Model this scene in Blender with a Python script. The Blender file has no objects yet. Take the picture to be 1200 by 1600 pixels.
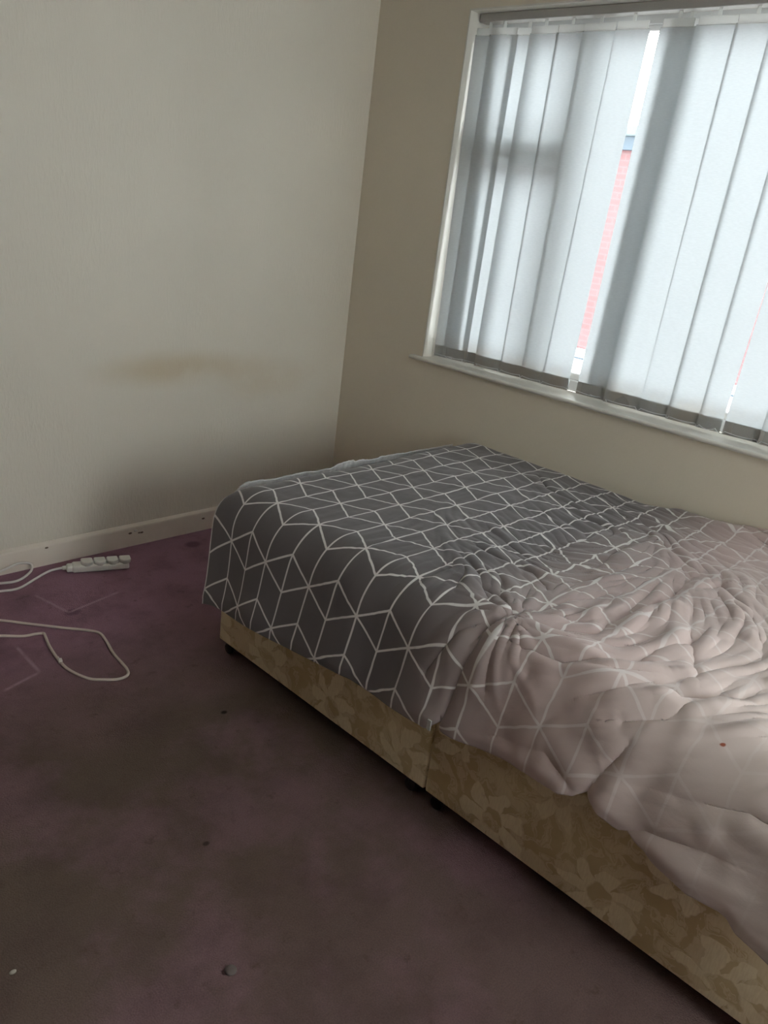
import bpy, bmesh, math, random
import numpy as np
from mathutils import Vector, Matrix

SC = bpy.context.scene
COL = SC.collection

# ------------------------------------------------------------------ camera
cam_data = bpy.data.cameras.new('camera')
cam = bpy.data.objects.new('camera', cam_data)
COL.objects.link(cam)
R_ = (0.6946065, -0.7090420, 0.1215780)
U_ = (0.1756466, 0.3310427, 0.9271240)
W_ = (0.6976174, 0.6226316, -0.3544853)
cam.matrix_world = Matrix(((R_[0], U_[0], -W_[0], -2.77857),
                           (R_[1], U_[1], -W_[1], -2.88324),
                           (R_[2], U_[2], -W_[2], 1.48818),
                           (0, 0, 0, 1)))
cam_data.sensor_fit = 'AUTO'
cam_data.sensor_width = 36.0
cam_data.lens = 36.0 * 1243.0 / 1600.0
cam_data.clip_start = 0.02
SC.camera = cam

# ------------------------------------------------------------------ light
SKY = 10.0
world = bpy.data.worlds.new('overcast_sky')
SC.world = world
world.use_nodes = True
bg = world.node_tree.nodes['Background']
bg.inputs['Color'].default_value = (0.95, 0.975, 0.99, 1)
bg.inputs['Strength'].default_value = SKY
SC.view_settings.view_transform = 'Standard'
SC.view_settings.look = 'None'
SC.view_settings.exposure = 0.18
SC.view_settings.gamma = 1.0
SC.view_settings.use_curve_mapping = False


# ------------------------------------------------------------------ helpers
class NT:
    """small helper for writing node trees"""
    def __init__(self, name):
        self.mat = bpy.data.materials.new(name)
        self.mat.use_nodes = True
        self.t = self.mat.node_tree
        self.n = self.t.nodes
        self.bsdf = self.n['Principled BSDF']
        self.out = self.n['Material Output']

    def node(self, kind, **kw):
        nd = self.n.new(kind)
        for k, v in kw.items():
            setattr(nd, k, v)
        return nd

    def put(self, sock, v):
        if isinstance(v, bpy.types.NodeSocket):
            self.t.links.new(v, sock)
        elif v is not None:
            if isinstance(v, (tuple, list)) and len(v) == 3 and sock.type == 'RGBA':
                v = (*v, 1)
            sock.default_value = v

    def m(self, op, a, b=None, c=None, clamp=False):
        nd = self.node('ShaderNodeMath', operation=op, use_clamp=clamp)
        self.put(nd.inputs[0], a)
        if b is not None:
            self.put(nd.inputs[1], b)
        if c is not None:
            self.put(nd.inputs[2], c)
        return nd.outputs[0]

    def mix(self, f, a, b, mode='MIX'):
        nd = self.node('ShaderNodeMix', data_type='RGBA', blend_type=mode)
        self.put(nd.inputs[0], f)
        self.put(nd.inputs[6], a)
        self.put(nd.inputs[7], b)
        return nd.outputs[2]

    def ss(self, v, lo, hi, a=0.0, b=1.0):
        nd = self.node('ShaderNodeMapRange', interpolation_type='SMOOTHSTEP')
        self.put(nd.inputs[0], v)
        for i, q in enumerate((lo, hi, a, b)):
            nd.inputs[i + 1].default_value = q
        return nd.outputs[0]

    def coords(self, uv=False, scale=None):
        tc = self.node('ShaderNodeTexCoord')
        o = tc.outputs['UV' if uv else 'Object']
        if scale:
            mp = self.node('ShaderNodeMapping')
            self.put(mp.inputs['Vector'], o)
            mp.inputs['Scale'].default_value = scale
            o = mp.outputs[0]
        return o

    def noise(self, vec, scale, detail=3.0, rough=0.5, dist=0.0, color=False):
        nd = self.node('ShaderNodeTexNoise')
        self.put(nd.inputs['Vector'], vec)
        nd.inputs['Scale'].default_value = scale
        nd.inputs['Detail'].default_value = detail
        nd.inputs['Roughness'].default_value = rough
        nd.inputs['Distortion'].default_value = dist
        return nd.outputs['Color' if color else 'Fac']

    def sep(self, vec):
        nd = self.node('ShaderNodeSeparateXYZ')
        self.put(nd.inputs[0], vec)
        return nd.outputs

    def bump(self, h, strength=0.3, distance=0.01):
        nd = self.node('ShaderNodeBump')
        nd.inputs['Strength'].default_value = strength
        nd.inputs['Distance'].default_value = distance
        self.put(nd.inputs['Height'], h)
        self.put(self.bsdf.inputs['Normal'], nd.outputs[0])
        return nd.outputs[0]

    def set(self, color=None, rough=None, **kw):
        self.put(self.bsdf.inputs['Base Color'], color)
        self.put(self.bsdf.inputs['Roughness'], rough)
        for k, v in kw.items():
            self.put(self.bsdf.inputs[k], v)
        return self.mat

    def blob(self, vec, centre, rad, lo=0.6, hi=1.0):
        """1 inside an ellipse, soft edge"""
        x, y, z = self.sep(vec)
        acc = None
        for s, c, r in zip((x, y, z), centre, rad):
            if r is None:
                continue
            d = self.m('POWER', self.m('ABSOLUTE', self.m('DIVIDE', self.m('SUBTRACT', s, c), r)), 2.0)
            acc = d if acc is None else self.m('ADD', acc, d)
        return self.ss(self.m('SQRT', acc), lo, hi, 1.0, 0.0)


def link(name, me, mat=None, parent=None, smooth=False):
    o = bpy.data.objects.new(name, me)
    COL.objects.link(o)
    if mat:
        me.materials.append(mat)
    if parent:
        o.parent = parent
    if smooth:
        for p in me.polygons:
            p.use_smooth = True
    return o


def from_bm(name, bm, mat=None, parent=None, smooth=False):
    bmesh.ops.recalc_face_normals(bm, faces=bm.faces[:])
    me = bpy.data.meshes.new(name)
    bm.to_mesh(me)
    bm.free()
    return link(name, me, mat, parent, smooth)


def add_box(bm, lo, hi, bevel=0.0, segs=2):
    vs = [bm.verts.new((x, y, z)) for x in (lo[0], hi[0]) for y in (lo[1], hi[1]) for z in (lo[2], hi[2])]
    q = [(0, 1, 3, 2), (4, 6, 7, 5), (0, 4, 5, 1), (2, 3, 7, 6), (0, 2, 6, 4), (1, 5, 7, 3)]
    fs = [bm.faces.new([vs[i] for i in f]) for f in q]
    if bevel:
        es = list({e for f in fs for e in f.edges})
        bmesh.ops.bevel(bm, geom=es, offset=bevel, segments=segs, affect='EDGES', profile=0.5)


def box(name, lo, hi, mat, parent=None, bevel=0.0, segs=2):
    bm = bmesh.new()
    add_box(bm, lo, hi, bevel, segs)
    return from_bm(name, bm, mat, parent)


def catmull(pts, n=8):
    P = [Vector(p) for p in pts]
    P = [P[0] * 2 - P[1]] + P + [P[-1] * 2 - P[-2]]
    out = []
    for i in range(1, len(P) - 2):
        a, b, c, d = P[i - 1:i + 3]
        for k in range(n):
            t = k / n
            out.append(0.5 * ((2 * b) + (c - a) * t + (2 * a - 5 * b + 4 * c - d) * t * t + (3 * b - a - 3 * c + d) * t ** 3))
    out.append(P[-2])
    return out


def add_tube(bm, pts, r, n=10):
    pts = [Vector(p) for p in pts]
    rings = []
    ref = Vector((0, 0, 1))
    for i, p in enumerate(pts):
        t = (pts[min(i + 1, len(pts) - 1)] - pts[max(i - 1, 0)]).normalized()
        if abs(t.dot(ref)) > 0.95:
            ref = Vector((1, 0, 0))
        a = t.cross(ref).normalized()
        b = t.cross(a).normalized()
        ref = b.cross(t) if False else ref
        rings.append([bm.verts.new(p + a * r * math.cos(q) + b * r * math.sin(q))
                      for q in [2 * math.pi * k / n for k in range(n)]])
    for A, B in zip(rings, rings[1:]):
        for k in range(n):
            bm.faces.new((A[k], A[(k + 1) % n], B[(k + 1) % n], B[k]))
    bm.faces.new(rings[0])
    bm.faces.new(rings[-1][::-1])


def tube(name, pts, r, mat, parent=None, n=10):
    bm = bmesh.new()
    add_tube(bm, pts, r, n)
    return from_bm(name, bm, mat, parent, True)


def add_lathe(bm, prof, c=(0, 0, 0), n=20, M=None):
    """profile of (radius, z) about the z axis"""
    rings = []
    for r, z in prof:
        ring = []
        for k in range(n):
            a = 2 * math.pi * k / n
            v = Vector((c[0] + r * math.cos(a), c[1] + r * math.sin(a), c[2] + z))
            if M is not None:
                v = M @ v
            ring.append(bm.verts.new(v))
        rings.append(ring)
    for A, B in zip(rings, rings[1:]):
        for k in range(n):
            bm.faces.new((A[k], A[(k + 1) % n], B[(k + 1) % n], B[k]))
    bm.faces.new(rings[0][::-1])
    bm.faces.new(rings[-1])


def thing(name, label, cat, loc=(0, 0, 0), rz=0.0, group=None):
    o = bpy.data.objects.new(name, None)
    o.empty_display_size = 0.05
    COL.objects.link(o)
    o.location = loc
    o.rotation_euler = (0, 0, rz)
    tag(o, label, cat, group)
    return o


def tag(o, label, cat, group=None):
    o['label'] = label
    o['category'] = cat
    if group:
        o['group'] = group
    return o


def struct(o, label, cat):
    o['kind'] = 'structure'
    return tag(o, label, cat)


# ------------------------------------------------------------------ materials
def mat_plain(name, color, rough=0.5, bump=None, **kw):
    t = NT(name)
    if bump:
        t.bump(t.noise(t.coords(), bump[0], 3), bump[1], bump[2])
    v = t.noise(t.coords(), 6.0, 3)
    c = t.mix(t.ss(v, 0.3, 0.7), tuple(q * 0.94 for q in color), color)
    return t.set(c, rough, **kw)


def mat_wall(name, color, rough, stains=(), emboss=0.3):
    t = NT(name)
    co = t.coords()
    big = t.noise(co, 1.3, 4)
    c = t.mix(t.ss(big, 0.3, 0.7), tuple(q * 0.95 for q in color), color)
    for centre, rad, col, amt in stains:
        n = t.noise(co, 3.0, 5)
        b = t.blob(co, centre, rad, 0.15, 1.0)
        f = t.m('MULTIPLY', t.m('MULTIPLY', b, t.ss(n, 0.25, 0.6)), amt)
        c = t.mix(f, c, col)
    # embossed wallpaper: short fibres running up and down
    f1 = t.noise(t.coords(scale=(1, 1, 0.28)), 95.0, 2, 0.6)
    f2 = t.noise(t.coords(scale=(1, 1, 0.5)), 38.0, 3, 0.55)
    h = t.m('ADD', t.m('MULTIPLY', t.ss(f1, 0.4, 0.75), 0.6), t.m('MULTIPLY', f2, 0.7))
    t.bump(h, emboss, 0.004)
    return t.set(c, rough)


M_WALL_BACK = mat_wall('cream_wallpaper', (0.80, 0.74, 0.63), 0.55,
                       stains=[((-0.95, 0, 0.76), (0.50, None, 0.10), (0.64, 0.53, 0.37), 0.8),
                               ((-0.50, 0, 0.70), (0.34, None, 0.14), (0.66, 0.55, 0.40), 0.55)])
M_WALL_WIN = mat_wall('taupe_painted_wall', (0.74, 0.665, 0.535), 0.6, emboss=0.12)
M_WALL_DARK = mat_wall('dark_unseen_wall', (0.22, 0.17, 0.13), 0.6)  # dark colour for the unseen left wall, keeps bounce light off the bed side
M_CEIL = mat_plain('white_ceiling_paint', (0.72, 0.70, 0.66), 0.7)
M_GLOSS = mat_plain('white_gloss_paint', (0.70, 0.67, 0.60), 0.3)
M_SKIRT = mat_plain('cream_gloss_paint', (0.82, 0.73, 0.63), 0.35)
M_UPVC = mat_plain('white_window_plastic', (0.80, 0.82, 0.83), 0.3)
M_PLAST = mat_plain('white_plastic', (0.84, 0.82, 0.74), 0.38)
M_WEIGHT = mat_plain('grey_weight_plastic', (0.36, 0.345, 0.32), 0.5)
M_CORD = mat_plain('white_cord_rubber', (0.80, 0.75, 0.70), 0.5)
M_CORD2 = mat_plain('beige_cord_rubber', (0.66, 0.56, 0.49), 0.5)
M_BLACK = mat_plain('black_plastic', (0.012, 0.012, 0.013), 0.35)
M_DARKGREY = mat_plain('dark_socket_holes', (0.03, 0.03, 0.03), 0.6)


def mat_carpet():
    t = NT('mauve_carpet')
    co = t.coords()
    x, y, z = t.sep(co)
    n1 = t.noise(co, 2.2, 5, 0.55)
    n2 = t.noise(co, 9.0, 4, 0.6)
    # clean mauve by the far wall, trodden brown in the middle of the room
    edge = t.m('ADD', y, t.m('MULTIPLY', t.m('SUBTRACT', n1, 0.5), 1.1))
    worn = t.ss(edge, -1.20, -0.40, 1.0, 0.0)
    patch = t.ss(t.m('ADD', n1, t.m('MULTIPLY', t.m('SUBTRACT', n2, 0.5), 0.35)), 0.34, 0.54, 0.62, 1.0)
    near = t.ss(y, -2.3, -1.5, 0.82, 1.0)
    worn = t.m('MULTIPLY', t.m('MULTIPLY', worn, patch), near)
    c = t.mix(worn, (0.330, 0.180, 0.232), (0.150, 0.108, 0.084))
    # dirt: small dark blotches
    n3 = t.noise(co, 16.0, 4, 0.7)
    c = t.mix(t.ss(t.noise(co, 5.0, 6, 0.65), 0.42, 0.68, 0.0, 0.35), c, (0.085, 0.052, 0.05))
    c = t.mix(t.ss(n3, 0.58, 0.76, 0.0, 0.6), c, (0.09, 0.058, 0.045))
    # pile grain
    n4 = t.noise(co, 260.0, 2, 0.6)
    c = t.mix(t.ss(n4, 0.25, 0.75, 0.0, 0.45), c, t.mix(0.5, c, (0.02, 0.012, 0.014)), 'MIX')
    # worn spot and dents left by furniture
    for (cx, cy, r, a, col) in ((-1.530, -1.226, 0.014, 0.9, (0.012, 0.008, 0.007)),
                                (-1.870, -1.637, 0.012, 0.7, (0.02, 0.013, 0.01)),
                                (-0.93, -0.13, 0.05, 0.6, (0.06, 0.02, 0.03)),
                                (-1.62, -0.42, 0.04, 0.5, (0.06, 0.028, 0.05))):
        b = t.blob(co, (cx, cy, 0), (r, r * 0.8, None), 0.4, 1.0)
        c = t.mix(t.m('MULTIPLY', b, a), c, col)
    for (ax, ay, bx, by) in ((-1.674, -0.233, -1.632, -0.416), (-1.632, -0.416, -1.413, -0.366),
                             (-1.869, -0.536, -1.872, -0.72), (-1.872, -0.72, -1.999, -0.758)):
        L = math.hypot(bx - ax, by - ay)
        ux, uy = (bx - ax) / L, (by - ay) / L
        dx = t.m('SUBTRACT', x, ax)
        dy = t.m('SUBTRACT', y, ay)
        along = t.m('ADD', t.m('MULTIPLY', dx, ux), t.m('MULTIPLY', dy, uy))
        across = t.m('ABSOLUTE', t.m('SUBTRACT', t.m('MULTIPLY', dx, uy), t.m('MULTIPLY', dy, ux)))
        f = t.m('MULTIPLY', t.ss(across, 0.001, 0.010, 1.0, 0.0),
                t.m('MULTIPLY', t.ss(along, -0.01, 0.02), t.ss(along, L - 0.02, L + 0.01, 1.0, 0.0)))
        c = t.mix(t.m('MULTIPLY', f, t.ss(n3, 0.3, 0.6, 0.3, 0.75)), c, (0.42, 0.27, 0.31))
    h = t.m('ADD', t.m('MULTIPLY', n4, 0.7), t.m('MULTIPLY', t.noise(co, 70.0, 3), 0.5))
    t.bump(h, 0.6, 0.006)
    m = t.set(c, 0.95)
    t.bsdf.inputs['Specular IOR Level'].default_value = 0.15
    return m


M_CARPET = mat_carpet()


def mat_slat():
    t = NT('off_white_blind_fabric')
    co = t.coords()
    weave = t.noise(t.coords(scale=(1, 1, 6)), 60.0, 3)
    c = t.mix(t.ss(weave, 0.3, 0.7), (0.60, 0.585, 0.55), (0.66, 0.645, 0.61))
    n = t.noise(co, 9.0, 3)
    x, y, z = t.sep(co)
    grub = t.m('MULTIPLY', t.ss(z, -1.30, -1.18, 0.55, 0.0), t.ss(n, 0.35, 0.7))
    c = t.mix(grub, c, (0.50, 0.40, 0.29))
    d = t.node('ShaderNodeBsdfDiffuse')
    t.put(d.inputs[0], c)
    tr = t.node('ShaderNodeBsdfTranslucent')
    t.put(tr.inputs[0], t.mix(grub, (0.415, 0.450, 0.468), (0.37, 0.32, 0.26)))
    mx = t.node('ShaderNodeMixShader')
    mx.inputs[0].default_value = 0.48
    t.t.links.new(d.outputs[0], mx.inputs[1])
    t.t.links.new(tr.outputs[0], mx.inputs[2])
    t.t.links.new(mx.outputs[0], t.out.inputs[0])
    return t.mat


M_SLAT = mat_slat()


def mat_hanger():
    t = NT('milky_plastic')
    d = t.node('ShaderNodeBsdfDiffuse')
    d.inputs[0].default_value = (0.8, 0.8, 0.78, 1)
    tr = t.node('ShaderNodeBsdfTranslucent')
    tr.inputs[0].default_value = (0.9, 0.91, 0.9, 1)
    mx = t.node('ShaderNodeMixShader')
    mx.inputs[0].default_value = 0.55
    t.t.links.new(d.outputs[0], mx.inputs[1])
    t.t.links.new(tr.outputs[0], mx.inputs[2])
    t.t.links.new(mx.outputs[0], t.out.inputs[0])
    return t.mat


M_HANGER = mat_hanger()


def mat_glass():
    t = NT('window_glass')
    tr = t.node('ShaderNodeBsdfTransparent')
    tr.inputs[0].default_value = (0.95, 0.97, 0.97, 1)
    gl = t.node('ShaderNodeBsdfGlossy')
    gl.inputs['Roughness'].default_value = 0.02
    fr = t.node('ShaderNodeFresnel')
    fr.inputs[0].default_value = 1.25
    mx = t.node('ShaderNodeMixShader')
    t.t.links.new(fr.outputs[0], mx.inputs[0])
    t.t.links.new(tr.outputs[0], mx.inputs[1])
    t.t.links.new(gl.outputs[0], mx.inputs[2])
    t.t.links.new(mx.outputs[0], t.out.inputs[0])
    return t.mat


M_GLASS = mat_glass()


def mat_brick():
    t = NT('red_brick')
    co = t.coords()
    x, y, z = t.sep(co)
    cmb = t.node('ShaderNodeCombineXYZ')
    t.put(cmb.inputs[0], y)
    t.put(cmb.inputs[1], z)
    br = t.node('ShaderNodeTexBrick')
    t.put(br.inputs['Vector'], cmb.outputs[0])
    br.inputs['Color1'].default_value = (0.150, 0.072, 0.075, 1)
    br.inputs['Color2'].default_value = (0.130, 0.062, 0.064, 1)
    br.inputs['Mortar'].default_value = (0.145, 0.090, 0.092, 1)
    br.inputs['Scale'].default_value = 1.0
    br.inputs['Brick Width'].default_value = 0.225
    br.inputs['Row Height'].default_value = 0.075
    br.inputs['Mortar Size'].default_value = 0.008
    return t.set(br.outputs['Color'], 0.85)


M_BRICK = mat_brick()
M_FASCIA = mat_plain('slate_blue_fascia_paint', (0.035, 0.055, 0.075), 0.5)
M_PALE = mat_plain('pale_roof_trim', (0.085, 0.11, 0.12), 0.5)
M_GROUND = mat_plain('grey_concrete', (0.22, 0.21, 0.20), 0.9)


def mat_damask():
    t = NT('gold_damask_fabric')
    co = t.coords(uv=True)
    warp = t.noise(co, 11.0, 3, color=True)
    wv = t.node('ShaderNodeVectorMath', operation='MULTIPLY_ADD')
    t.put(wv.inputs[0], warp)
    wv.inputs[1].default_value = (0.11, 0.11, 0)
    t.put(wv.inputs[2], co)
    u, v, _ = t.sep(wv.outputs[0])
    masks = []
    for (pu, pv, ou, ov, k, r0, r1, ph) in ((0.30, 0.34, 0.05, 0.16, 7, 0.110, 0.040, 0.3),
                                           (0.30, 0.34, 0.20, 0.33, 5, 0.085, 0.028, 1.1),
                                           (0.30, 0.34, 0.20, 0.05, 6, 0.050, 0.020, 0.0)):
        fu = t.m('MULTIPLY', t.m('SUBTRACT', t.m('FRACT', t.m('ADD', t.m('DIVIDE', t.m('SUBTRACT', u, ou), pu), 0.5)), 0.5), pu)
        fv = t.m('MULTIPLY', t.m('SUBTRACT', t.m('FRACT', t.m('ADD', t.m('DIVIDE', t.m('SUBTRACT', v, ov), pv), 0.5)), 0.5), pv)
        r = t.m('SQRT', t.m('ADD', t.m('MULTIPLY', fu, fu), t.m('MULTIPLY', fv, fv)))
        th = t.m('ARCTAN2', fv, fu)
        pet = t.m('ABSOLUTE', t.m('COSINE', t.m('ADD', t.m('MULTIPLY', th, k / 2.0), t.m('ADD', ph, t.m('MULTIPLY', r, 14.0)))))
        rim = t.m('MULTIPLY_ADD', pet, r0 - r1, r1)
        petal = t.ss(t.m('SUBTRACT', rim, r), -0.004, 0.006)
        heart = t.ss(r, r1 * 0.75, r1 * 0.95)
        masks.append(t.m('MULTIPLY', petal, heart))
    # curling leaves between the flowers
    lf = t.noise(wv.outputs[0], 13.0, 2.0, 0.5, 1.4)
    band = t.m('ABSOLUTE', t.m('SUBTRACT', lf, 0.5))
    masks.append(t.m('MULTIPLY', t.ss(lf, 0.52, 0.56), 0.55))
    masks.append(t.ss(band, 0.012, 0.024, 0.5, 0.0))
    f = masks[0]
    for q in masks[1:]:
        f = t.m('MAXIMUM', f, q)
    grime = t.noise(co, 3.0, 4, 0.6)
    ground = t.mix(t.ss(grime, 0.35, 0.7), (0.50, 0.36, 0.19), (0.64, 0.51, 0.28))
    thread = t.noise(t.coords(uv=True, scale=(1, 0.15, 1)), 240.0, 2)
    fig = t.mix(t.ss(thread, 0.35, 0.65), (0.80, 0.68, 0.46), (0.88, 0.77, 0.54))
    c = t.mix(t.m('MULTIPLY', f, 0.75), ground, fig)
    stain = t.noise(co, 14.0, 4, 0.7)
    c = t.mix(t.ss(stain, 0.62, 0.8, 0.0, 0.5), c, (0.28, 0.15, 0.06))
    t.bump(t.m('ADD', f, t.m('MULTIPLY', thread, 0.4)), 0.25, 0.002)
    return t.set(c, t.m('MULTIPLY_ADD', f, -0.25, 0.8))


M_DAMASK = mat_damask()


def mat_duvet():
    t = NT('geometric_duvet_print')
    co = t.coords(uv=True)                       # u along the bed, v across the cloth, in metres
    U, V, _ = t.sep(co)
    s = 0.200
    a = s / math.sqrt(3)
    pu = t.m('SUBTRACT', U, 1.087)
    pv = t.m('SUBTRACT', V, 1.250)
    hw = 0.0022                                  # half line width

    def wrap(x, per):
        return t.m('SUBTRACT', x, t.m('MULTIPLY', t.m('ROUND', t.m('DIVIDE', x, per)), per))

    d0 = t.m('ABSOLUTE', wrap(pu, s / 2))
    line = t.ss(d0, hw, hw + 0.0016, 1.0, 0.0)
    for sg in (1, -1):
        x = t.m('MULTIPLY', pu, float(sg))
        c30, s30 = math.cos(math.pi / 6), 0.5
        along = t.m('ADD', t.m('MULTIPLY', x, c30), t.m('MULTIPLY', pv, s30))
        perp = t.m('SUBTRACT', t.m('MULTIPLY', pv, c30), t.m('MULTIPLY', x, s30))
        k = t.m('ROUND', t.m('DIVIDE', perp, s / 2))
        d = t.m('ABSOLUTE', t.m('SUBTRACT', perp, t.m('MULTIPLY', k, s / 2)))
        al = t.m('ADD', along, t.m('MULTIPLY', k, 1.5 * a))
        on = t.ss(t.m('ABSOLUTE', wrap(al, 3 * a)), a, a + 0.003, 1.0, 0.0)
        line = t.m('MAXIMUM', line, t.m('MULTIPLY', t.ss(d, hw, hw + 0.0016, 1.0, 0.0), on))
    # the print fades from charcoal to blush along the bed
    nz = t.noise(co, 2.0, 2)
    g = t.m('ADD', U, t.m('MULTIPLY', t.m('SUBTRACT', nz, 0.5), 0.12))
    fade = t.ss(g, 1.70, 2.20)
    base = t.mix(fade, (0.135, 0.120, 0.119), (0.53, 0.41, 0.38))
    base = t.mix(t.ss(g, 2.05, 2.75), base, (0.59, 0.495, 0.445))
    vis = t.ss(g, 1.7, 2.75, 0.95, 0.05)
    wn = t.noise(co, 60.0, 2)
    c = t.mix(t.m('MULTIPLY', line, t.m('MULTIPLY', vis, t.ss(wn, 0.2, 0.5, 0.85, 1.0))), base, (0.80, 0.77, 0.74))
    spot = t.blob(co, (2.532, 1.277, 0), (0.007, 0.007, None), 0.5, 1.0)
    c = t.mix(spot, c, (0.30, 0.08, 0.04))
    weave = t.noise(co, 700.0, 2)
    cr = t.noise(t.coords(uv=True, scale=(1.0, 1.6, 1)), 26.0, 4, 0.6, 0.6)
    t.bump(t.m('ADD', t.m('MULTIPLY', weave, 0.06), cr), 0.10, 0.008)
    m = t.set(c, 0.75)
    t.bsdf.inputs['Specular IOR Level'].default_value = 0.3
    t.bsdf.inputs['Sheen Weight'].default_value = 0.25
    t.bsdf.inputs['Sheen Roughness'].default_value = 0.4
    return m


M_DUVET = mat_duvet()
M_SHEET = mat_plain('white_cotton', (0.72, 0.70, 0.68), 0.85, bump=(120, 0.4, 0.003))

# ------------------------------------------------------------------ room shell
RX0, RY0, H = -3.45, -4.40, 2.46
YL, YR, ZS, ZT = -0.512, -4.10, 0.881, 2.258     # window opening, stretched out of view to let in extra light
WT = 0.26                                        # outer wall thickness

struct(box('floor', (RX0, RY0, -0.12), (0, 0, 0), M_CARPET), 'worn mauve carpet stained brown covering the bedroom floor', 'floor')
struct(box('ceiling', (RX0, RY0, H), (0, 0, H + 0.12), M_CEIL), 'white painted bedroom ceiling above the cream walls', 'ceiling')
struct(box('wall_back', (RX0 - 0.2, 0, -0.12), (WT, 0.2, H + 0.12), M_WALL_BACK),
       'cream embossed wallpaper wall with a faint brown stain behind the power strip', 'wall')
bm = bmesh.new()
for lo, hi in (((0, RY0, -0.12), (WT, 0, ZS - 0.018)), ((0, RY0, ZT), (WT, 0, H + 0.12)),
               ((0, YL, ZS - 0.018), (WT, 0, ZT)), ((0, RY0, ZS - 0.018), (WT, YR, ZT))):
    add_box(bm, lo, hi)
struct(from_bm('wall_right', bm, M_WALL_WIN), 'taupe painted wall around the window beside the bed', 'wall')
struct(box('wall_left', (RX0 - 0.2, RY0, -0.12), (RX0, 0, H + 0.12), M_WALL_DARK), 'unseen left wall of the room, coloured dark to cut bounce light', 'wall')
# unseen wall behind the photographer, with a window added to brighten the back wall
W2 = (-2.05, -0.95, 0.88, 2.26)
bm = bmesh.new()
for lo, hi in (((RX0 - 0.2, RY0 - 0.2, -0.12), (WT, RY0, W2[2])), ((RX0 - 0.2, RY0 - 0.2, W2[3]), (WT, RY0, H + 0.12)),
               ((RX0 - 0.2, RY0 - 0.2, W2[2]), (W2[0], RY0, W2[3])), ((W2[1], RY0 - 0.2, W2[2]), (WT, RY0, W2[3]))):
    add_box(bm, lo, hi)
struct(from_bm('wall_front', bm, M_WALL_BACK), 'cream wall behind the camera with an added window', 'wall')
w2 = struct(thing('added_window', '', 'window', (0, 0, 0)), 'added unseen window behind the camera that brightens the back wall', 'window')
bm = bmesh.new()
add_box(bm, (W2[0], RY0 - 0.15, W2[2]), (W2[0] + 0.06, RY0 - 0.08, W2[3]))
add_box(bm, (W2[1] - 0.06, RY0 - 0.15, W2[2]), (W2[1], RY0 - 0.08, W2[3]))
add_box(bm, (W2[0] + 0.06, RY0 - 0.15, W2[2]), (W2[1] - 0.06, RY0 - 0.08, W2[2] + 0.06))
add_box(bm, (W2[0] + 0.06, RY0 - 0.15, W2[3] - 0.06), (W2[1] - 0.06, RY0 - 0.08, W2[3]))
from_bm('frame', bm, M_UPVC, w2)
box('pane', (W2[0] + 0.06, RY0 - 0.118, W2[2] + 0.06), (W2[1] - 0.06, RY0 - 0.112, W2[3] - 0.06), M_GLASS, w2)

# skirting board along the back wall, with the marks left by old fixings
bm = bmesh.new()
prof = [(0, 0), (-0.018, 0), (-0.018, 0.082), (-0.0165, 0.088), (-0.011, 0.093), (-0.006, 0.0965), (0, 0.0965)]
L0 = [bm.verts.new((RX0, y, z)) for y, z in prof]
L1 = [bm.verts.new((0, y, z)) for y, z in prof]
for i in range(len(prof)):
    j = (i + 1) % len(prof)
    bm.faces.new((L0[i], L0[j], L1[j], L1[i]))
bm.faces.new(L0)
bm.faces.new(L1[::-1])
sk = struct(from_bm('baseboard_back', bm, M_SKIRT), 'cream painted skirting board along the back wall behind the power strip', 'skirting board')
M_CHIP = mat_plain('bare_wood_chip', (0.17, 0.115, 0.085), 0.8)
M_FILL = mat_plain('white_filler', (0.72, 0.68, 0.62), 0.6)
for x, z, r, m in ((-1.170, 0.062, 0.006, M_CHIP), (-1.145, 0.069, 0.006, M_FILL), (-1.116, 0.055, 0.0055, M_CHIP),
                   (-1.128, 0.056, 0.0045, M_CHIP), (-0.803, 0.059, 0.0055, M_CHIP), (-1.532, 0.076, 0.005, M_CHIP)):
    bm = bmesh.new()
    add_lathe(bm, [(r, 0), (r * 0.9, 0.0012), (r * 0.45, 0.0016)], n=10,
              M=Matrix.Translation((x, -0.0178, z)) @ Matrix.Rotation(math.pi / 2, 4, 'X') @ Matrix.Diagonal((1.5, 0.8, 1, 1)))
    from_bm('screw_hole' if m is M_CHIP else 'filler_dab', bm, m, sk, True)
bm = bmesh.new()
add_box(bm, (-0.016, RY0, 0), (0, -0.018, 0.0965), 0.004, 2)
struct(from_bm('baseboard_right', bm, M_SKIRT), 'cream skirting board under the window behind the bed', 'skirting board')

# ------------------------------------------------------------------ window
win = struct(thing('window_1', '', 'window'), 'white plastic casement window behind the vertical blind', 'window')
FX0, FX1 = 0.135, 0.195


def frame_ring(bm, y0, y1, z0, z1, t, x0=FX0, x1=FX1, tb=None, tt=None):
    tb = t if tb is None else tb
    tt = t if tt is None else tt
    add_box(bm, (x0, y0 - t, z0), (x1, y0, z1), 0.004)
    add_box(bm, (x0, y1, z0), (x1, y1 + t, z1), 0.004)
    add_box(bm, (x0 + 0.001, y1 + t - 0.002, z0), (x1 - 0.001, y0 - t + 0.002, z0 + tb), 0.004)
    add_box(bm, (x0 + 0.001, y1 + t - 0.002, z1 - tt), (x1 - 0.001, y0 - t + 0.002, z1), 0.004)


MUL = [-1.03, -2.95]                            # mullions
bm = bmesh.new()
frame_ring(bm, YL, YR, ZS, ZT, 0.07, tb=0.045, tt=0.055)
from_bm('frame', bm, M_UPVC, win)
for y in MUL:
    box('mullion', (FX0, y - 0.022, ZS + 0.045), (FX1, y + 0.022, ZT - 0.055), M_UPVC, win, 0.004)
box('transom', (FX0, MUL[0] + 0.022, 1.735), (FX1, YL - 0.07, 1.805), M_UPVC, win, 0.004)


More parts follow.
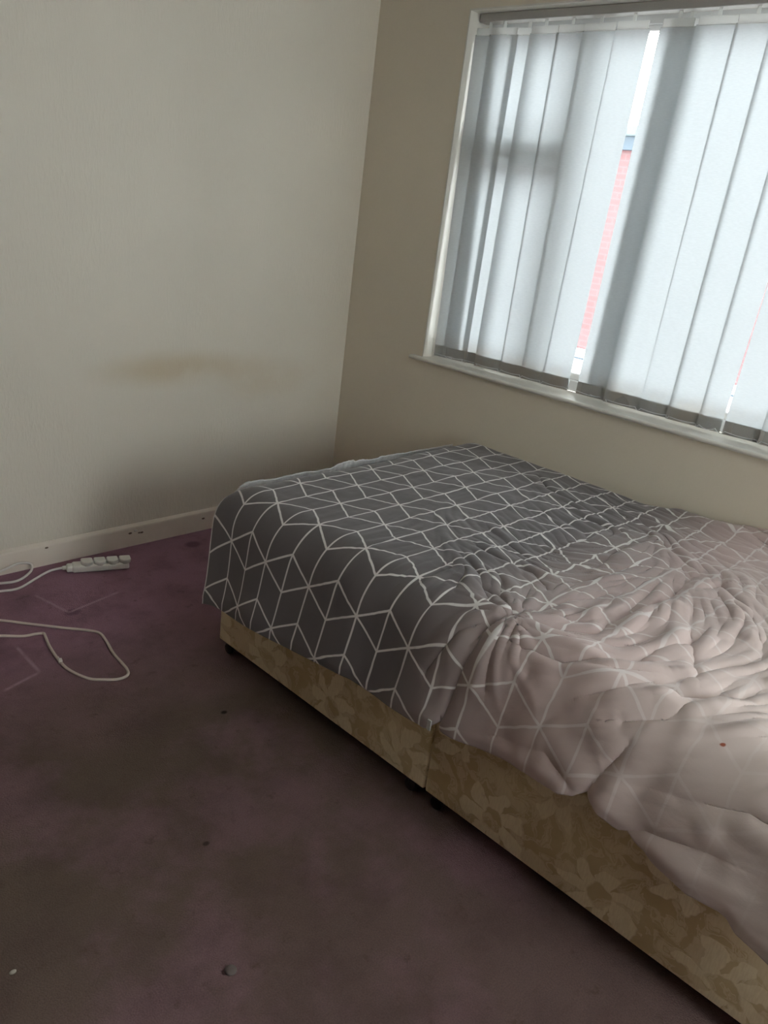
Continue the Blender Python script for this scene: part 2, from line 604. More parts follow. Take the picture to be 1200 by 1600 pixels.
def sash(y0, y1, z0, z1, t=0.024):
    bm = bmesh.new()
    frame_ring(bm, y0, y1, z0, z1, t, FX0 + 0.008, FX1 + 0.012)
    s = from_bm('sash', bm, M_UPVC, win)
    box('pane', (0.160, y1 + t - 0.003, z0 + t - 0.003), (0.166, y0 - t + 0.003, z1 - t + 0.003), M_GLASS, s)


sash(YL - 0.07, MUL[0] + 0.022, 1.805, ZT - 0.055)
sash(YL - 0.07, MUL[0] + 0.022, ZS + 0.045, 1.735)
bm = bmesh.new()
frame_ring(bm, MUL[0] - 0.022, MUL[1] + 0.022, ZS + 0.045, ZT - 0.055, 0.018, FX0 + 0.008, FX1 - 0.01, tb=0.028)
b = from_bm('bead', bm, M_UPVC, win)
box('pane', (0.160, MUL[1] + 0.036, ZS + 0.068), (0.166, MUL[0] - 0.036, ZT - 0.075), M_GLASS, b)
sash(MUL[1] - 0.022, YR + 0.07, ZS + 0.045, ZT - 0.055)  # added window section out of view, left without slats for more sky light

# window board with a rounded nose and a horn past the opening
bm = bmesh.new()
zt, zb = ZS, ZS - 0.017
prof = [(0.135, zb), (0.135, zt), (-0.024, zt), (-0.029, zt - 0.002), (-0.032, zt - 0.006), (-0.0325, zt - 0.0085),
        (-0.032, zt - 0.011), (-0.029, zt - 0.015), (-0.024, zb)]


def sill_piece(bm, y0, y1, prof):
    A = [bm.verts.new((x, y0, z)) for x, z in prof]
    B = [bm.verts.new((x, y1, z)) for x, z in prof]
    for i in range(len(prof)):
        j = (i + 1) % len(prof)
        bm.faces.new((A[i], A[j], B[j], B[i]))
    bm.faces.new(A)
    bm.faces.new(B[::-1])


sill_piece(bm, YL - 0.0005, YR + 0.0005, prof)
horn = [(0.0, zb), (0.0, zt)] + prof[2:]
sill_piece(bm, YL + 0.055, YL - 0.0005, horn)
sill_piece(bm, YR + 0.0005, YR - 0.055, horn)
struct(from_bm('trim_1', bm, M_GLOSS), 'white glossy window sill board below the vertical blind', 'window sill')

# bright painted reveal lining inside the opening
bm = bmesh.new()
add_box(bm, (-0.003, YL - 0.006, ZS), (0.135, YL + 0.0, ZT))
add_box(bm, (-0.003, YR, ZT - 0.006), (0.135, YL - 0.006, ZT))
struct(from_bm('trim_2', bm, M_GLOSS), 'pale painted lining of the window recess', 'window trim')

# ------------------------------------------------------------------ vertical blind
blind = thing('vertical_blind', 'off-white vertical fabric blind hanging across the window above the bed', 'blind', (0.07, -1.5, 2.2))
BL = Vector((0.07, -1.5, 2.2))


def child(o):
    """geometry was written in room coordinates: move it under the blind's own origin"""
    o.data.transform(Matrix.Translation(-BL))
    return o


child(box('headrail', (0.048, -4.05, 2.222), (0.098, YL - 0.014, 2.252), mat_plain('grey_headrail', (0.42, 0.40, 0.37), 0.4), blind, 0.004))
# top-left, top-right, bottom-left, bottom-right (room y), depth of left and right edge
SL = [(-0.522, -0.640, -0.545, -0.668, 0.040, 0.072),
      (-0.590, -0.716, -0.592, -0.712, 0.044, 0.066),
      (-0.690, -0.812, -0.684, -0.806, 0.066, 0.100),
      (-0.776, -0.902, -0.765, -0.905, 0.058, 0.072),
      (-0.893, -1.017, -0.900, -1.020, 0.064, 0.074),
      (-1.006, -1.143, -1.010, -1.122, 0.063, 0.074),
      (-1.140, -1.270, -1.114, -1.237, 0.064, 0.074),
      (-1.312, -1.436, -1.282, -1.408, 0.066, 0.074),
      (-1.345, -1.468, -1.318, -1.440, 0.082, 0.090),
      (-1.444, -1.584, -1.412, -1.560, 0.058, 0.070),
      (-1.575, -1.700, -1.560, -1.684, 0.063, 0.075),
      (-1.690, -1.815, -1.672, -1.798, 0.063, 0.074),
      (-1.805, -1.925, -1.790, -1.872, 0.062, 0.074),
      (-1.918, -2.040, -1.886, -2.020, 0.062, 0.074),
      (-2.030, -2.155, -2.012, -2.136, 0.062, 0.074),
      (-2.145, -2.270, -2.130, -2.255, 0.060, 0.074)]
SL += [(a, a - 0.125, a, a - 0.125, 0.062, 0.074) for a in (-2.255, -2.370, -2.485, -2.600, -2.715, -2.830)]  # out-of-view slats over part of the stretched opening
Z0, Z1 = 0.892, 2.176
slat_mats = [M_SLAT]
ends = []
for i, (tl, tr, bl, br_, xl, xr) in enumerate(SL):
    bm = bmesh.new()
    NZ, NW = 16, 6
    g = []
    for a in range(NZ + 1):
        f = a / NZ
        row = []
        for b_ in range(NW + 1):
            k = b_ / NW
            y = (bl + (br_ - bl) * k) * (1 - f) + (tl + (tr - tl) * k) * f
            x = xl + (xr - xl) * k + 0.004 * math.sin(math.pi * k) * math.sin(math.pi * f + i)
            row.append(bm.verts.new((x, y, Z0 + (Z1 - Z0) * f)))
        g.append(row)
    for a in range(NZ):
        for b_ in range(NW):
            bm.faces.new((g[a][b_], g[a][b_ + 1], g[a + 1][b_ + 1], g[a + 1][b_]))
    # doubled pocket at the foot of the slat
    pk = []
    for zz, off in ((Z0, 0.0), (Z0 + 0.002, 0.006), (Z0 + 0.047, 0.006), (Z0 + 0.049, 0.0)):
        pk.append([bm.verts.new((xl + (xr - xl) * k + off, bl + (br_ - bl) * k, zz)) for k in (0, 0.5, 1)])
    for A, B in zip(pk, pk[1:]):
        for k in range(2):
            bm.faces.new((A[k], A[k + 1], B[k + 1], B[k]))
    s = child(from_bm('slat', bm, M_SLAT, blind, True))
    bm = bmesh.new()
    n = Vector((-(bl - br_), (xl - xr) * -1, 0)).normalized()
    ang = math.atan2(br_ - bl, xr - xl)
    ln = math.hypot(br_ - bl, xr - xl)
    add_box(bm, (0.001, 0.0012, 0), (ln - 0.001, 0.0034, 0.044), 0.0008, 1)
    bm.transform(Matrix.Translation((xl, bl, Z0 + 0.0025)) @ Matrix.Rotation(ang, 4, 'Z'))
    child(from_bm('hem_weight', bm, M_WEIGHT, s))
    bm = bmesh.new()
    ang = math.atan2(tr - tl, xr - xl)
    ln = math.hypot(tr - tl, xr - xl)
    add_box(bm, (0.007, -0.003, -0.003), (ln - 0.007, 0.001, 0.024), 0.001, 1)
    add_box(bm, (ln / 2 - 0.006, -0.001, 0.0235), (ln / 2 + 0.006, 0.001, 0.047))
    bm.transform(Matrix.Translation((xl, tl, Z1)) @ Matrix.Rotation(ang, 4, 'Z'))
    child(from_bm('hanger', bm, M_HANGER, s))
    ends.append(((xl - 0.003, bl - 0.012), (xr - 0.003, br_ + 0.012)))
pts = []
for (a, b_) in ends:
    pts += [(a[0] - 0.004, a[1], Z0 + 0.012), (b_[0] - 0.010, b_[1], Z0 + 0.012)]
ch = []
for A, B in zip(pts, pts[1:]):
    sag = 0.004 if abs(A[1] - B[1]) > 0.06 else 0.010
    for k in range(6):
        f = k / 6
        ch.append((A[0] + (B[0] - A[0]) * f, A[1] + (B[1] - A[1]) * f, A[2] - sag * math.sin(math.pi * f)))
child(tube('bead_chain', ch, 0.0013, M_UPVC, blind, 6))

# ------------------------------------------------------------------ outside the window
house = thing('brick_house', 'flat-topped red brick building glimpsed through the gap in the blind', 'building', (7.0, 2.5, -2.7))
HL = Vector((7.0, 2.5, -2.7))


def hchild(o):
    o.data.transform(Matrix.Translation(-HL))
    return o


hchild(box('wall', (7.0, -6.0, -2.7), (12.0, 11.0, 2.515), M_BRICK, house))
hchild(box('white_plinth', (6.9, -6.05, -2.7), (7.0, 11.05, 0.045), M_UPVC, house, 0.01))
hchild(box('plinth_joint', (6.893, -6.05, -0.085), (6.9, 11.05, -0.06), M_FASCIA, house))
hchild(box('fascia', (6.93, -6.1, 2.515), (12.1, 11.1, 2.665), M_FASCIA, house))
hchild(box('roof_edge', (6.88, -6.15, 2.665), (12.15, 11.15, 2.79), M_PALE, house, 0.02))
struct(box('ground', (0.5, -14, -2.8), (13, 16, -2.7), M_GROUND), 'grey ground outside between the window and the brick building', 'ground')

# ------------------------------------------------------------------ bed
XB, YE = -1.3446, -0.9245                        # near side and far end of the divan
XW = -0.018


def uv_box(o, swap_end=True):
    me = o.data
    uv = me.uv_layers.new(name='cloth')
    for p in me.polygons:
        n = p.normal
        for li in p.loop_indices:
            c = me.vertices[me.loops[li].vertex_index].co
            if abs(n.x) > 0.6:
                uv.data[li].uv = (-c.y, c.z)
            elif abs(n.y) > 0.6:
                uv.data[li].uv = (c.x + 0.37, c.z)
            else:
                uv.data[li].uv = (-c.y, c.x)
    return o


def add_castor(bm, x, y):
    add_lathe(bm, [(0.010, 0.030), (0.022, 0.034), (0.024, 0.052), (0.010, 0.054)], (x, y, 0), 16)
    add_box(bm, (x - 0.014, y - 0.016, 0.018), (x + 0.014, y + 0.016, 0.040), 0.004)
    for sx in (-0.021, 0.007):
        M = Matrix.Translation((x + sx, y, 0.0205)) @ Matrix.Rotation(math.pi / 2, 4, 'Y')
        add_lathe(bm, [(0.004, 0), (0.018, 0.0015), (0.0205, 0.004), (0.0205, 0.010), (0.018, 0.0125), (0.004, 0.014)], n=20, M=M)


def divan(y0, y1, label):
    t = thing('divan_base', label, 'bed base', ((XB + XW) / 2, (y0 + y1) / 2, 0))
    off = Matrix.Translation((-(XB + XW) / 2, -(y0 + y1) / 2, 0))
    bm = bmesh.new()
    add_box(bm, (XB, y1 + 0.0018, 0.050), (XW, y0 - 0.0022, 0.335), 0.007, 3)
    o = from_bm('upholstered_box', bm, M_DAMASK, t)
    uv_box(o)
    for p in o.data.polygons:
        p.use_smooth = True
    o.data.transform(off)
    for x in (XB + 0.035, XW - 0.06):
        for y in (y0 - 0.035, y1 + 0.06):
            bm = bmesh.new()
            add_castor(bm, x, y)
            from_bm('castor', bm, M_BLACK, t).data.transform(off)
    return t


divan(YE, YE - 0.95, 'gold damask divan base half at the far end, nearer the power strip')
divan(YE - 0.95, YE - 1.90, 'gold floral damask divan base half nearer the camera, under the blush duvet end')

mt = thing('mattress', 'mattress on the gold divan base, hidden beneath the grey and blush duvet', 'mattress', (-0.68, YE - 0.95, 0.335))
bm = bmesh.new()
add_box(bm, (XB + 0.03, YE - 1.885, 0.336), (XW, YE - 0.02, 0.548), 0.045, 5)
o = from_bm('ticking', bm, M_SHEET, mt, True)
o.data.transform(Matrix.Translation((0.68, -YE + 0.95, -0.335)))


# ---- value noise in numpy
def vnoise(x, y, seed):
    rs = np.random.RandomState(seed)
    T = rs.rand(256, 256)
    xi = np.floor(x).astype(int)
    yi = np.floor(y).astype(int)
    fx = x - xi
    fy = y - yi
    fx = fx * fx * fx * (fx * (fx * 6 - 15) + 10)
    fy = fy * fy * fy * (fy * (fy * 6 - 15) + 10)
    g = lambda a, b: T[a % 256, b % 256]
    return ((g(xi, yi) * (1 - fx) + g(xi + 1, yi) * fx) * (1 - fy) + (g(xi, yi + 1) * (1 - fx) + g(xi + 1, yi + 1) * fx) * fy)


def fbm(x, y, seed, octs=3, gain=0.5):
    s = 0
    a = 1.0
    tot = 0
    for k in range(octs):
        s = s + a * vnoise(x * 2 ** k, y * 2 ** k, seed + k)
        tot += a
        a *= gain
    return s / tot


def ridged(x, y, seed):
    return 1 - np.abs(2 * vnoise(x, y, seed) - 1)


def sstep(v, lo, hi):
    t = np.clip((v - lo) / (hi - lo), 0, 1)
    return t * t * (3 - 2 * t)


def dist_poly(U, V, pts):
    """distance to a polyline and the signed side"""
    best = np.full(U.shape, 9.0)
    side = np.zeros(U.shape)
    tt = np.zeros(U.shape)
    n = len(pts) - 1
    for i in range(n):
        ax, ay = pts[i]
        bx, by = pts[i + 1]
        dx, dy = bx - ax, by - ay
        L2 = dx * dx + dy * dy
        t = np.clip(((U - ax) * dx + (V - ay) * dy) / L2, 0, 1)
        d = np.hypot(U - ax - t * dx, V - ay - t * dy)
        s = ((U - ax) * dy - (V - ay) * dx) / math.sqrt(L2)
        m = d < best
        best = np.where(m, d, best)
        side = np.where(m, s, side)
        tt = np.where(m, (i + t) / n, tt)
    return best, side, tt


HEM = [(0.88, 0.242), (0.962, 0.243), (1.051, 0.245), (1.296, 0.257), (1.469, 0.276), (1.625, 0.294), (1.772, 0.294), (1.861, 0.299),
       (1.903, 0.305), (1.917, 0.325), (1.927, 0.337), (1.944, 0.313), (1.985, 0.316), (2.115, 0.343), (2.227, 0.353), (2.277, 0.355),
       (2.307, 0.365), (2.325, 0.389), (2.333, 0.402), (2.347, 0.381), (2.371, 0.361), (2.426, 0.351), (2.485, 0.346), (2.501, 0.339),
       (2.581, 0.317), (2.643, 0.325), (2.661, 0.322), (2.685, 0.305), (2.754, 0.293), (2.90, 0.28), (3.05, 0.27)]


FOLD_DIR = [(1.10, 0.60, 80, 0.30), (1.40, 0.20, 25, 0.15), (1.70, 0.30, 15, 0.14), (1.75, 0.97, 5, 0.12), (1.90, 0.75, -50, 0.10),
            (1.92, 0.45, 100, 0.10), (2.16, 0.95, 88, 0.13), (2.16, 0.68, 95, 0.12), (2.16, 1.25, -27, 0.10), (2.36, 1.25, -48, 0.12),
            (2.50, 1.10, -60, 0.12), (2.32, 0.70, 50, 0.10), (2.45, 0.90, 70, 0.12), (2.13, 0.28, 8, 0.10), (2.05, 0.45, 37, 0.09),
            (2.60, 0.50, 60, 0.20), (2.40, 0.20, 20, 0.15), (2.60, 1.35, -20, 0.15), (1.55, 0.70, 30, 0.15), (2.40, 1.50, -25, 0.12),
            (2.15, 1.50, 85, 0.12), (1.50, 1.50, 88, 0.30), (2.70, 0.90, -70, 0.15)] + \
    [(1.985 + 0.09 * math.cos(q), 1.228 + 0.09 * math.sin(q), math.degrees(q), 0.06) for q in [k * math.pi / 4 for k in range(8)]]


def fold_relief(U, Wd, messy, topm):
    step = 0.003
    gu = np.arange(0.80, 3.0, step)
    gw = np.arange(-0.06, 1.74, step)
    GU, GW = np.meshgrid(gu, gw, indexing='ij')
    cx = np.zeros(GU.shape)
    sx = np.zeros(GU.shape)
    for (u0, w0, deg, sg) in FOLD_DIR:
        k = np.exp(-((GU - u0) ** 2 + (GW - w0) ** 2) / (2 * sg * sg)) + 1e-6
        q = 2 * math.radians(deg)
        cx += k * math.cos(q)
        sx += k * math.sin(q)
    th = 0.5 * np.arctan2(sx, cx) + 0.9 * (fbm(GU * 4.5, GW * 4.5, 201, 2) - 0.5)
    # carry directions consistently while walking
    dx, dy = np.cos(th), np.sin(th)
    nu, nw = GU.shape

    def smear(noise, steps):
        acc = noise.copy()
        wsum = 1.0
        for sgn in (1, -1):
            pu = np.arange(nu)[:, None] + np.zeros((1, nw))
            pw = np.zeros((nu, 1)) + np.arange(nw)[None, :]
            lx, ly = sgn * dx, sgn * dy
            for k in range(steps):
                pu = np.clip(pu + lx, 0, nu - 1)
                pw = np.clip(pw + ly, 0, nw - 1)
                iu = np.rint(pu).astype(int)
                iw = np.rint(pw).astype(int)
                w = math.cos(0.5 * math.pi * (k + 1) / (steps + 1)) ** 2
                acc += w * noise[iu, iw]
                wsum += w
                vx, vy = dx[iu, iw], dy[iu, iw]
                flip = np.sign(vx * lx + vy * ly)
                flip[flip == 0] = 1
                lx, ly = vx * flip, vy * flip
        acc /= wsum
        # take out slow drift, set to unit spread, ease the pixel grain
        acc = acc - acc.mean()
        acc /= acc.std() + 1e-9
        for _ in range(2):
            p = np.pad(acc, 1, mode='edge')
            acc = (p[:-2, 1:-1] + p[2:, 1:-1] + p[1:-1, :-2] + p[1:-1, 2:] + 2 * acc) / 6
        return acc

    wide = smear(vnoise(GU / 0.023, GW / 0.023, 211) - 0.5, 44)
    mid = smear(vnoise(GU / 0.0125, GW / 0.0125, 221) - 0.5, 30)
    fine = smear(vnoise(GU / 0.0075, GW / 0.0075, 231) - 0.5, 18)
    patch = sstep(fbm(GU * 3.5, GW * 3.5, 241, 2), 0.36, 0.62)
    rel = 0.0040 * np.where(wide > 0, np.abs(wide) ** 1.25, -0.55 * np.abs(wide)) \
        + (0.25 + 0.75 * patch) * 0.0029 * np.where(mid > 0, np.abs(mid) ** 1.2, -0.6 * np.abs(mid)) \
        + (0.3 + 0.7 * (1 - patch)) * 0.0013 * fine
    fu = np.clip((U - gu[0]) / step, 0, nu - 1.001)
    fw = np.clip((Wd - gw[0]) / step, 0, nw - 1.001)
    iu, iw = fu.astype(int), fw.astype(int)
    a, b = fu - iu, fw - iw
    val = (rel[iu, iw] * (1 - a) + rel[iu + 1, iw] * a) * (1 - b) + (rel[iu, iw + 1] * (1 - a) + rel[iu + 1, iw + 1] * a) * b
    # smooth at the far end and down the hanging side, crumpled in the middle
    lower = sstep(Wd, 1.50, 1.28)
    m = (0.14 + 0.86 * messy) * (0.16 + 0.84 * topm * lower)
    return val * m


def make_duvet():
    NU, NV = 540, 420
    u1 = np.linspace(0.885, 2.90, NU)
    tv = np.linspace(0, 1, NV)
    hz = np.interp(u1, [h[0] for h in HEM], [h[1] for h in HEM])
    wh = 1.395 + (0.484 - hz) / 0.966            # cloth length from the wall edge to the hem
    U = np.repeat(u1[:, None], NV, 1)
    Wd = wh[:, None] * tv[None, :]
    # section: flat top, rounded shoulder, hanging side
    r, ang = 0.13, math.radians(75)
    top = 1.225
    x = np.where(Wd < top, -0.015 - Wd, 0)
    z = np.full(U.shape, 0.58)
    th = np.clip((Wd - top) / r, 0, ang)
    arc = Wd >= top
    x = np.where(arc, -1.24 - r * np.sin(th), x)
    z = np.where(arc, 0.58 - r * (1 - np.cos(th)), z)
    rest = np.maximum(Wd - top - r * ang, 0)
    x = x - rest * math.cos(ang)
    z = z - rest * math.sin(ang)
    nx, nz = -np.sin(th), np.cos(th)
    # ---------- relief
    h = np.zeros(U.shape)
    wx = fbm(U * 5, Wd * 5, 11) - 0.5
    wy = fbm(U * 5, Wd * 5, 23) - 0.5
    a, b = U + 0.09 * wx, Wd + 0.09 * wy
    topm = sstep(Wd, 1.36, 1.20)
    messy = sstep(U, 1.25, 2.0)
    side = 1 - topm
    # soft loft of the filling
    h += 0.020 * (fbm(a * 4, b * 4, 3, 2) - 0.5) * (0.35 + 0.65 * messy)
    # long coherent creases: noise smeared along a smooth field of fold directions
    h += fold_relief(U, Wd, messy, topm)
    # creases fanning out from the pinch at the seam
    gu, gw = U - 1.985, Wd - 1.228
    gr = np.hypot(gu, gw) + 1e-4
    gt = np.arctan2(gw, gu)
    h += 0.010 * ridged(gt * 3.1 + 1.5 * wx + 40, gr * 2.0, 61) ** 2 * np.exp(-gr / 0.20) * sstep(gr, 0.0, 0.05)
    # quilted pulls where the lines cross on the smooth end
    h += 0.004 * (fbm(U * 16, Wd * 16, 15, 2) - 0.5) * (1 - messy) * topm
    # hanging side: gentle vertical flutes
    h += side * 0.016 * (fbm(U * 6 + 0.4 * wx, Wd * 1.3, 31, 2) - 0.5)
    h += side * sstep(U, 2.05, 2.3) * 0.014 * (fbm(a * 5, b * 4, 35, 2) - 0.5)
    # creases and folds that can be told apart: path, valley depth, ridge beside it, width
    F = [([(1.342, 0.17), (1.436, 0.26), (1.597, 0.30), (1.724, 0.32), (1.843, 0.39)], -0.020, 0.016, 0.014),
         ([(1.79, 0.215), (1.90, 0.265)], -0.016, 0.010, 0.013),
         ([(1.65, 0.96), (1.695, 0.97), (1.782, 0.975), (1.855, 0.96), (1.934, 1.01)], -0.013, 0.010, 0.013),
         ([(1.842, 0.80), (1.924, 0.74), (1.897, 0.48), (1.938, 0.36)], -0.012, 0.009, 0.012),
         ([(2.150, 1.16), (2.154, 0.93), (2.167, 0.70), (2.154, 0.56), (2.214, 0.51)], -0.015, 0.022, 0.019),
         ([(2.04, 1.30), (2.08, 1.295), (2.169, 1.285), (2.23, 1.235), (2.283, 1.20), (2.292, 1.10), (2.347, 0.91)], -0.013, 0.014, 0.016),
         ([(2.266, 1.32), (2.35, 1.22), (2.411, 1.21), (2.509, 1.11), (2.51, 1.02)], -0.017, 0.016, 0.016),
         ([(2.345, 1.33), (2.416, 1.285), (2.465, 1.18)], -0.014, 0.014, 0.016),
         ([(2.207, 0.64), (2.235, 0.565), (2.338, 0.66), (2.399, 0.78), (2.454, 0.89)], -0.016, 0.020, 0.018),
         ([(2.033, 0.26), (2.142, 0.29), (2.265, 0.285)], -0.015, 0.014, 0.016),
         ([(2.102, 0.69), (2.157, 1.12)], -0.012, 0.012, 0.016),
         ([(1.956, 0.37), (2.066, 0.46), (2.146, 0.515)], -0.012, 0.012, 0.014),
         ([(1.95, 0.905), (1.984, 0.67)], -0.010, 0.010, 0.012),
         ([(2.045, 0.88), (1.993, 1.14)], -0.010, 0.010, 0.012),
         ([(2.30, 0.95), (2.40, 1.12)], -0.010, 0.012, 0.014),
         ([(2.44, 0.60), (2.56, 0.78), (2.62, 0.95)], -0.014, 0.016, 0.018),
         ([(1.965, 1.225), (1.953, 1.33), (1.942, 1.43), (1.930, 1.60)], -0.024, 0.022, 0.019),
         ([(1.985, 1.225), (1.90, 1.17), (1.82, 1.16)], -0.010, 0.007, 0.011),
         ([(1.985, 1.215), (1.93, 1.10), (1.90, 1.03)], -0.009, 0.007, 0.011),
         ([(1.990, 1.23), (2.04, 1.14), (2.12, 1.10)], -0.009, 0.009, 0.011),
         ([(1.975, 1.24), (1.90, 1.33), (1.86, 1.44)], -0.009, 0.007, 0.012),
         ([(1.985, 1.24), (2.00, 1.34), (2.02, 1.42)], -0.009, 0.009, 0.013),
         ([(2.338, 1.50), (2.348, 1.43), (2.375, 1.36)], -0.012, 0.010, 0.018),
         ([(2.38, 1.55), (2.47, 1.50), (2.60, 1.47)], -0.014, 0.014, 0.020),
         ([(2.12, 1.50), (2.22, 1.47), (2.30, 1.50)], -0.010, 0.010, 0.018),
         ([(2.50, 1.40), (2.62, 1.36), (2.80, 1.37)], -0.010, 0.014, 0.020)]
    for pts, dv, rg, wd in F:
        d, s, t = dist_poly(a * 0.25 + U * 0.75, b * 0.25 + Wd * 0.75, pts)
        env = np.sin(np.pi * np.clip(t * 0.86 + 0.07, 0, 1)) ** 0.5
        env = env * (0.35 + 1.1 * vnoise(U * 21, Wd * 21, 77))
        h += 0.6 * env * dv * np.exp(-(d / (0.65 * wd)) ** 2)
        d2 = np.sqrt(np.maximum(d * d + 0, 0)) - 1.9 * wd
        h += 0.45 * env * rg * np.exp(-(d2 / (1.7 * wd)) ** 2) * np.where(s < 0, 1.0, 0.35)
    # rumpled heap against the window wall
    h += 0.045 * np.exp(-((U - 2.08) / 0.22) ** 2 - ((Wd - 0.03) / 0.10) ** 2) * (0.6 + 0.8 * fbm(a * 8, b * 8, 51, 2))
    h += 0.018 * sstep(U, 1.95, 2.35) * topm
    # the far end dips over the mattress edge, the wall edge tucks down
    e = np.clip((0.965 - U) / 0.08, 0, 1)
    drop = 0.045 * e ** 2.2
    tuck = 0.035 * np.clip((0.05 - Wd) / 0.05, 0, 1) ** 2
    X = x + nx * h
    Z = z + nz * h - drop * (0.35 + 0.65 * topm) - tuck
    # far end follows a slightly slanting edge
    Y = -U + 0.03 * sstep(Wd, 0.9, 0.0) * sstep(U, 1.2, 0.9) - 0.072 * sstep(Wd, 1.25, 1.62) * sstep(U, 1.35, 0.9)
    # hem turns in
    k = np.clip((tv - 0.985) / 0.015, 0, 1)[None, :]
    X = X + 0.006 * k
    X = np.minimum(X, -0.006)
    verts = np.stack([X, Y, Z], -1).reshape(-1, 3)
    me = bpy.data.meshes.new('duvet')
    idx = np.arange(NU * NV).reshape(NU, NV)
    quads = np.stack([idx[:-1, :-1], idx[1:, :-1], idx[1:, 1:], idx[:-1, 1:]], -1).reshape(-1, 4)
    me.from_pydata(verts.tolist(), [], quads.tolist())
    uvl = me.uv_layers.new(name='cloth')
    vi = np.empty(len(me.loops), dtype=np.int32)
    me.loops.foreach_get('vertex_index', vi)
    uvs = np.stack([U.ravel(), Wd.ravel()], -1)[vi]
    uvl.data.foreach_set('uv', uvs.astype(np.float32).ravel())
    me.update()
    return me


duv = thing('duvet', 'crumpled duvet printed with white cubes, fading from charcoal to blush, spread over the bed', 'duvet', (0, 0, 0))
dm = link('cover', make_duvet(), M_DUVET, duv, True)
so = dm.modifiers.new('thickness', 'SOLIDIFY')
so.thickness = 0.014
so.offset = -1.0
bm = bmesh.new()
add_box(bm, (-1.428, -1.921, 0.305), (-1.424, -1.909, 0.335), 0.0008, 1)
from_bm('care_label', bm, mat_plain('pale_label', (0.45, 0.46, 0.43), 0.7), duv)


# frayed white sheet edge showing past the duvet at the far end
def make_sheet():
    bm = bmesh.new()
    N = 260
    f = np.linspace(0, 1, N + 1)
    n1 = fbm(f * 23, f * 0 + 3.3, 71, 3) - 0.5
    n2 = fbm(f * 60, f * 0 + 7.7, 81, 3) - 0.5
    n3 = fbm(f * 9, f * 0 + 1.2, 91, 2)
    rows = []
    for i in range(N + 1):
        g = f[i]
        x = -1.285 + g * 1.18
        end = -0.885 + 0.03 * float(sstep(np.array(-x), 0.9, 0.0))
        fall = 0.030 * max(0, (0.06 - g) / 0.06) ** 1.6
        show = 1.0 if g < 0.5 else max(0.0, 1 - (g - 0.5) * 2.2)
        zt = 0.572 - fall + 0.014 * show * float(n3[i]) * 1.6 + 0.012 * float(n2[i]) * show
        y = end + 0.006 + 0.010 * (0.5 + float(n1[i]))
        rows.append([bm.verts.new((x, y, zt)), bm.verts.new((x, y + 0.003, zt - 0.006)),
                     bm.verts.new((x, y + 0.008 + 0.01 * float(n1[i]), zt - 0.03)),
                     bm.verts.new((x, y + 0.010 + 0.03 * float(n1[i]), zt - 0.10))])
    for A, B in zip(rows, rows[1:]):
        for k in range(3):
            bm.faces.new((A[k], A[k + 1], B[k + 1], B[k]))
    return from_bm('bed_sheet', bm, M_SHEET, None, True)


sh = make_sheet()
so = sh.modifiers.new('thickness', 'SOLIDIFY')
so.thickness = 0.002
tag(sh, 'white ruffled bed sheet edge peeking out past the duvet at the far end', 'bed sheet')

# ------------------------------------------------------------------ power strip and cables
PA = math.atan2(-0.0787, 0.2090)
strip = thing('power_strip', 'white four-way extension lead lying on the carpet near the skirting board', 'extension lead', (-1.490, -0.137, 0), PA)
bm = bmesh.new()
add_box(bm, (0.005, 0.000, 0.001), (0.222, 0.054, 0.030), 0.008, 4)
# lead-in nose
add_box(bm, (-0.016, 0.006, 0.002), (0.012, 0.048, 0.027), 0.008, 4)
from_bm('body', bm, M_PLAST, strip, True)
for k in range(4):
    x0 = 0.040 + 0.0485 * k
    bm = bmesh.new()
    outl = [(0.0, 0.046), (0.0, 0.018), (0.004, 0.010), (0.013, 0.0035), (0.021, 0.001), (0.029, 0.0035), (0.038, 0.010), (0.042, 0.018), (0.042, 0.046), (0.038, 0.051), (0.004, 0.051)]
    lo = [bm.verts.new((x0 - 0.001 + px * 1.05, py - 0.002, 0.027)) for px, py in outl]
    hi = [bm.verts.new((x0 - 0.001 + px * 1.05, py - 0.002, 0.044)) for px, py in outl]
    for i in range(len(outl)):
        j = (i + 1) % len(outl)
        bm.faces.new((lo[i], lo[j], hi[j], hi[i]))
    top_f = bm.faces.new(hi)
    bm.faces.new(lo[::-1])
    bmesh.ops.bevel(bm, geom=list(top_f.edges), offset=0.004, segments=3, affect='EDGES', profile=0.5)
    from_bm('socket_cover', bm, M_PLAST, strip, True)
Mi = Matrix.LocRotScale(Vector((-1.490, -0.137, 0)), Matrix.Rotation(PA, 3, 'Z'), None).inverted()
CR = 0.0047
lead = [(-1.488, -0.106, 0.014), (-1.512, -0.092, 0.012), (-1.557, -0.083, CR), (-1.624, -0.118, CR), (-1.703, -0.160, CR), (-1.763, -0.150, CR), (-1.84, -0.115, CR),
        (-1.90, -0.07, CR), (-1.89, -0.035, 0.007), (-1.80, -0.030, 0.014), (-1.719, -0.034, 0.026), (-1.651, -0.030, 0.040), (-1.608, -0.034, 0.032), (-1.607, -0.052, 0.016),
        (-1.64, -0.082, 0.010), (-1.69, -0.110, 0.010), (-1.745, -0.098, 0.010), (-1.83, -0.062, 0.012), (-1.95, -0.10, CR), (-2.10, -0.16, CR), (-2.3, -0.13, CR)]
bm = bmesh.new()
add_tube(bm, [Mi @ p for p in catmull(lead, 8)], CR, 10)
from_bm('cord', bm, M_CORD, strip, True)
bm = bmesh.new()
add_lathe(bm, [(0.0055, 0), (0.008, 0.004), (0.0085, 0.016), (0.006, 0.018)], n=14,
          M=Mi @ Matrix.Translation((-1.508, -0.095, 0.013)) @ Matrix.Rotation(PA, 4, 'Z') @ Matrix.Rotation(math.pi / 2, 4, 'Y'))
from_bm('cord_grip', bm, M_PLAST, strip, True)

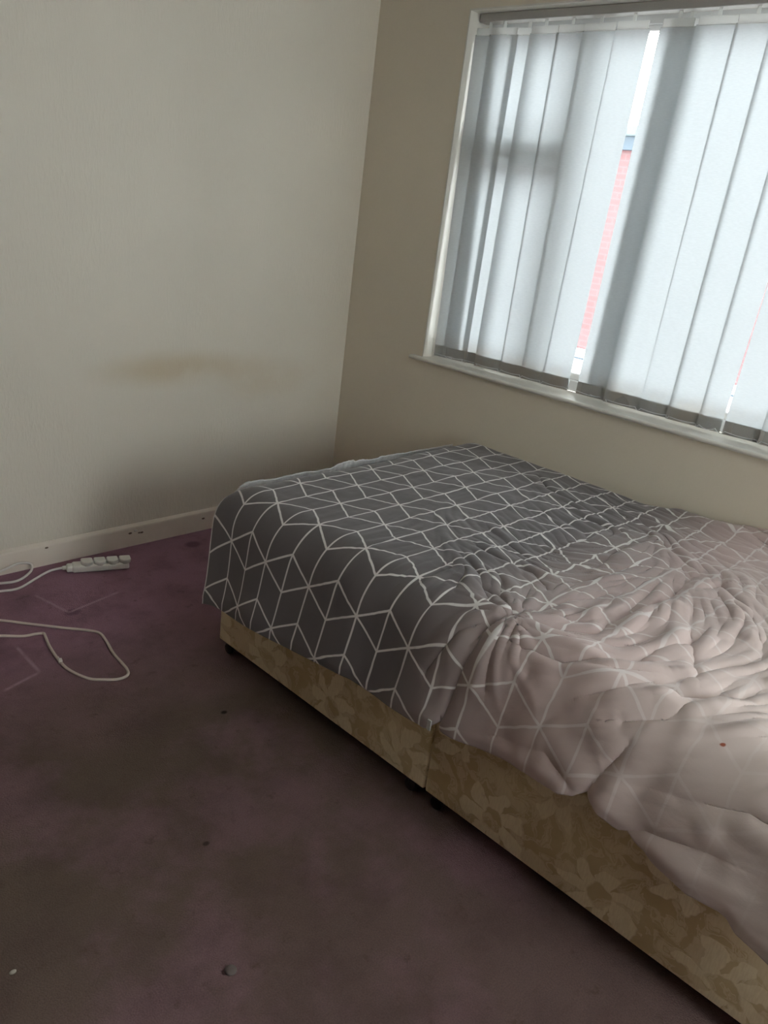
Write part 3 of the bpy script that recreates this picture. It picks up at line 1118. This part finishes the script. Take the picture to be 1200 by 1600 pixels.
cab = thing('loose_cable', 'beige loose cable looped on the carpet in front of the extension lead', 'cable', (-1.7, -0.6, 0))
loop = [(-2.05, -0.16, CR), (-1.95, -0.26, CR), (-1.849, -0.352, CR), (-1.780, -0.427, CR), (-1.70, -0.512, CR), (-1.640, -0.572, CR), (-1.616, -0.612, CR), (-1.622, -0.670, CR),
        (-1.640, -0.753, CR), (-1.646, -0.820, CR), (-1.652, -0.866, CR), (-1.667, -0.893, CR), (-1.699, -0.897, CR), (-1.735, -0.876, CR), (-1.772, -0.842, CR), (-1.798, -0.765, CR),
        (-1.798, -0.690, CR), (-1.786, -0.600, CR), (-1.770, -0.532, CR), (-1.768, -0.512, CR), (-1.790, -0.503, CR), (-1.831, -0.493, CR), (-1.888, -0.452, CR), (-1.98, -0.40, CR), (-2.12, -0.36, CR)]
off = Vector((-1.7, -0.6, 0))
bm = bmesh.new()
add_tube(bm, [p - off for p in catmull(loop, 8)], CR, 10)
from_bm('cord', bm, M_CORD2, cab, True)
bm = bmesh.new()
add_box(bm, (-0.008, -0.0055, -0.003), (0.008, 0.0055, 0.010), 0.001, 1)
add_box(bm, (-0.008, 0.004, 0.008), (0.003, 0.006, 0.020), 0.0005, 1)
bm.transform(Matrix.Translation((-0.0985, -0.105, 0.0035)) @ Matrix.Rotation(1.35, 4, 'Z'))
from_bm('tape_tag', bm, M_CORD, cab)

# ------------------------------------------------------------------ bits on the carpet
bm = bmesh.new()
add_lathe(bm, [(0.004, 0.0), (0.0115, 0.0015), (0.013, 0.004), (0.010, 0.0075), (0.004, 0.009)], n=18)
cr = from_bm('crumb', bm, mat_plain('pale_crumb', (0.15, 0.12, 0.11), 0.8, bump=(200, 0.5, 0.002)), None, True)
cr.location = (-2.0258, -1.9574, 0.0)
tag(cr, 'round pale crumb on the brown carpet, larger of two near the bottom', 'crumb')
bm = bmesh.new()
add_lathe(bm, [(0.002, 0.0), (0.005, 0.001), (0.0055, 0.003), (0.002, 0.005)], n=10)
c2 = from_bm('crumb', bm, mat_plain('cream_crumb', (0.38, 0.34, 0.28), 0.8), None, True)
c2.location = (-2.352, -1.688, 0.0)
c2.scale = (1.3, 0.9, 1)
tag(c2, 'tiny cream crumb on the carpet at the lower left edge', 'crumb')
